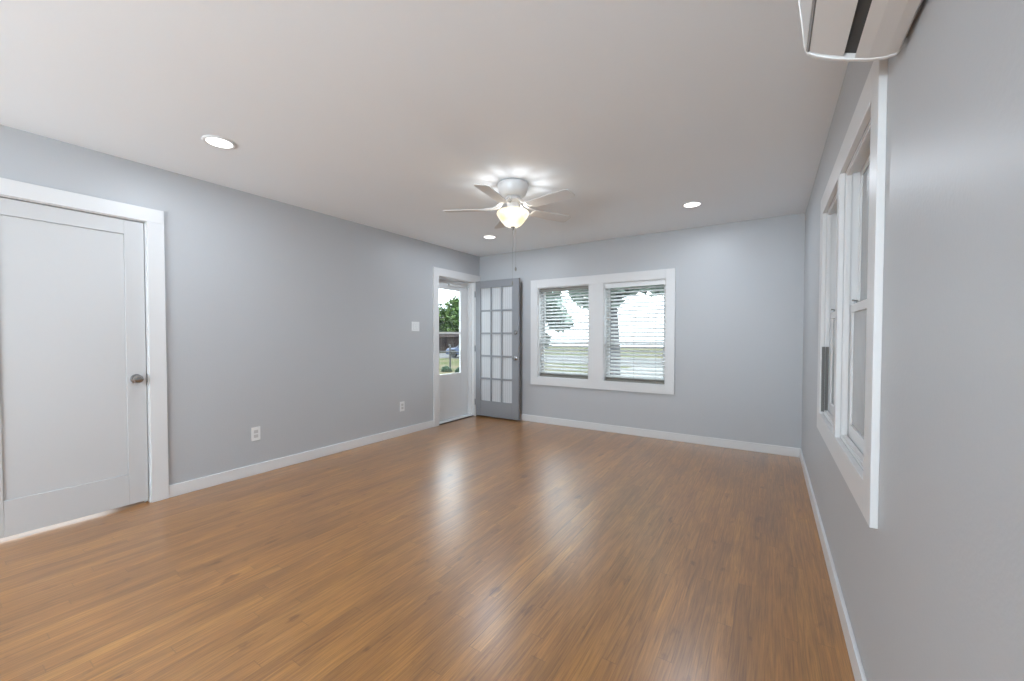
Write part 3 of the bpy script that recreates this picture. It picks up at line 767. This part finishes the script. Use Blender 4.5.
def tree(x, y, h, rc, trunk_h, leafm, n, label, squash=0.8, trunk_r=0.16, group=None, lz=None, ls=(0.10, 0.22)):
    root = thing('tree', (x, y, GZ), label, 'tree', group=group)
    bm = bm_new()
    tube(bm, [(x, y, GZ), (x+0.05, y, GZ+trunk_h*0.5), (x-0.03, y+0.04, GZ+trunk_h), (x+0.1, y, GZ+trunk_h+(h-trunk_h)*0.6)], [trunk_r*1.25, trunk_r, trunk_r*0.85, trunk_r*0.3], 12)
    for k in range(5):
        a = random.uniform(0, 2*PI)
        tube(bm, [(x, y, GZ+trunk_h*0.95), (x+math.cos(a)*rc*0.3, y+math.sin(a)*rc*0.3, GZ+trunk_h+(h-trunk_h)*0.25), (x+math.cos(a)*rc*0.65, y+math.sin(a)*rc*0.65, GZ+trunk_h+(h-trunk_h)*0.5)], [trunk_r*0.5, trunk_r*0.3, trunk_r*0.1], 8)
    obj('trunk', bm, M['bark'], root, smooth=True)
    bm = bm_new()
    zc = GZ+(trunk_h+h)/2; hz = (h-trunk_h)/2
    clumps = []
    for k in range(16):
        while True:
            v = Vector((random.uniform(-1, 1), random.uniform(-1, 1), random.uniform(-1, 1)))
            if 0.2 < v.length < 0.85: break
        clumps.append((Vector((x+v.x*rc, y+v.y*rc, zc+v.z*hz)), random.uniform(0.28, 0.5)*rc))
    for k in range(n):
        c, cr = random.choice(clumps)
        v = Vector((random.gauss(0, 1), random.gauss(0, 1), random.gauss(0, 1))).normalized() * cr * random.uniform(0.55, 1.0)
        p = c + Vector((v.x, v.y, v.z*squash))
        s = random.uniform(*ls)
        a = Vector((random.uniform(-1, 1), random.uniform(-1, 1), random.uniform(-0.6, 0.6))).normalized()*s
        b = a.cross(Vector((random.uniform(-1, 1), random.uniform(-1, 1), 1))).normalized()*s*0.55
        bm.faces.new([bm.verts.new(p+a), bm.verts.new(p+b), bm.verts.new(p-a), bm.verts.new(p-b)])
    me = bpy.data.meshes.new('foliage'); bm.to_mesh(me); bm.free(); me.materials.append(leafm)
    o = bpy.data.objects.new('foliage', me); C.objects.link(o); o.parent = root; o.matrix_parent_inverse = inv_world(root)
    return root
bm = bm_new(); box(bm, -7.5, 4, -14, YR-T-0.01, GZ-0.1, -0.05)  # unseen slab, added to throw light up through the rear opening
struct('added_patio', bm, M['concrete'], 'pale concrete slab added behind the house to bounce daylight inside', 'added_patio')
bm = bm_new(); box(bm, XL-T, XR+T, YR-4.0, YR-T-0.005, 2.30, 2.42)  # unseen roof, added to keep sky light out of the rear opening
struct('added_sky_blocker', bm, M['ceiling'], 'white slab added behind the house to block sky light', 'porch roof')
# seen through the storm door (direction about x = -0.9 y)
tree(-33.0, 38.0, 6.6, 4.4, 1.0, M['leaf'], 8000, 'bright green tree across the street, seen in the storm door glass', group='trees across the street', ls=(0.14, 0.3))
tree(-41.5, 41.5, 6.6, 4.0, 0.9, M['leaf2'], 6000, 'bluish green tree left of the bright one across the street', group='trees across the street', ls=(0.14, 0.3))
tree(-33.5, 48.5, 7.6, 4.6, 1.0, M['leaf2'], 6000, 'dark green tree farthest back across the street', group='trees across the street', ls=(0.14, 0.3))
# seen through the far windows
tree(-7.45, 12.6, 4.6, 1.5, 0.7, M['leaf_hazed'], 4200, 'bushy blue-green tree left of the driveway', trunk_r=0.12)
tree(-3.55, 10.4, 4.9, 1.75, 2.5, M['leaf_hazed'], 5000, 'broad shade tree with a grey trunk outside the right far window', trunk_r=0.19)

# dark shed across the street
shed = thing('shed', (-33.0, 40.0, GZ), 'long dark brown shed under the trees across the street', 'shed')
bm = bm_new(); box(bm, -46, -24, 31.2, 34.0, GZ, GZ+1.55)
bm.free()
bm = bm_new(); box(bm, -40, -23.2, 31.0, 32.6, GZ, GZ+1.62); obj('wall', bm, M['shed'], shed)
bm = bm_new(); prism(bm, [(30.8, GZ+1.62), (32.8, GZ+1.62), (31.8, GZ+2.05)], 'X', -40.3, -22.9); obj('roof', bm, M['shed'], shed)

# yard fence: steel posts and rails
fence = thing('yard_fence', (-14, 15.6, GZ), 'thin black steel fence at the edge of the lawn, seen in the storm door glass', 'fence')
for k in range(5):
    x = -19.0+2.55*k
    bm = bm_new(); tube(bm, [(x, 15.6, GZ), (x, 15.6, 0.78)], 0.045, 8); obj('post', bm, M['black'], fence)
bm = bm_new(); tube(bm, [(-19.0, 15.6, 0.42), (-8.8, 15.6, 0.42)], 0.04, 6); obj('rail', bm, M['black'], fence)

# parked car on the street
carx, cary = -19.3, 24.4
car = thing('car', (carx, cary, GZ), 'blue-grey car parked on the street, partly hidden by the storm door frame', 'car')
bm = bm_new()
side = [(-2.15, 0.30), (-2.2, 0.62), (-2.05, 0.86), (-1.2, 0.96), (-0.62, 1.38), (0.75, 1.42), (1.45, 1.02), (2.05, 0.92), (2.2, 0.7), (2.15, 0.30)]
prism(bm, [(carx+p[0], GZ+0.02+p[1]*0.82) for p in side], 'Y', cary-0.85, cary+0.85)
obj('body', bm, M['carpaint'], car, bevel=0.08, smooth=True)
bm = bm_new(); prism(bm, [(carx+p[0], GZ+0.02+p[1]*0.82) for p in ((-1.02, 0.99), (-0.56, 1.32), (0.02, 1.35), (0.02, 0.99))], 'Y', cary-0.862, cary-0.84)
prism(bm, [(carx+p[0], GZ+0.02+p[1]*0.82) for p in ((0.10, 0.99), (0.10, 1.35), (0.70, 1.36), (1.28, 1.02))], 'Y', cary-0.862, cary-0.84)
obj('side_window', bm, M['darkglass'], car)
for dx in (-1.35, 1.35):
    for dy in (-0.80, 0.80):
        bm = bm_new(); lathe(bm, [(0, -0.1), (0.20, -0.11), (0.31, -0.09), (0.33, 0), (0.31, 0.09), (0.20, 0.11), (0, 0.1)], 24, (carx+dx, cary+dy, GZ+0.35), 'Y')
        obj('wheel', bm, M['tire'], car, smooth=True)

# low dark shrubs on the lawn
def shrub(x, y, r, label):
    bm = bm_new()
    for k in range(500):
        v = Vector((random.gauss(0, 1), random.gauss(0, 1), abs(random.gauss(0, 1)))).normalized()*r*random.uniform(0.6, 1)
        p = Vector((x, y, GZ)) + v; s = random.uniform(0.03, 0.07)
        a = Vector((random.uniform(-1, 1), random.uniform(-1, 1), random.uniform(-1, 1))).normalized()*s; b = a.cross(Vector((0.3, 0.2, 1))).normalized()*s*0.5
        bm.faces.new([bm.verts.new(p+a), bm.verts.new(p+b), bm.verts.new(p-a), bm.verts.new(p-b)])
    me = bpy.data.meshes.new('shrub'); bm.to_mesh(me); bm.free(); me.materials.append(M['leaf2'])
    o = bpy.data.objects.new('shrub', me); C.objects.link(o)
    tag(o, label, 'shrub', group='low shrubs on the lawn')
shrub(-12.9, 14.2, 0.28, 'low dark shrub on the lawn, left of the fence post')
shrub(-12.0, 14.2, 0.28, 'low dark shrub on the lawn, right of the fence post')
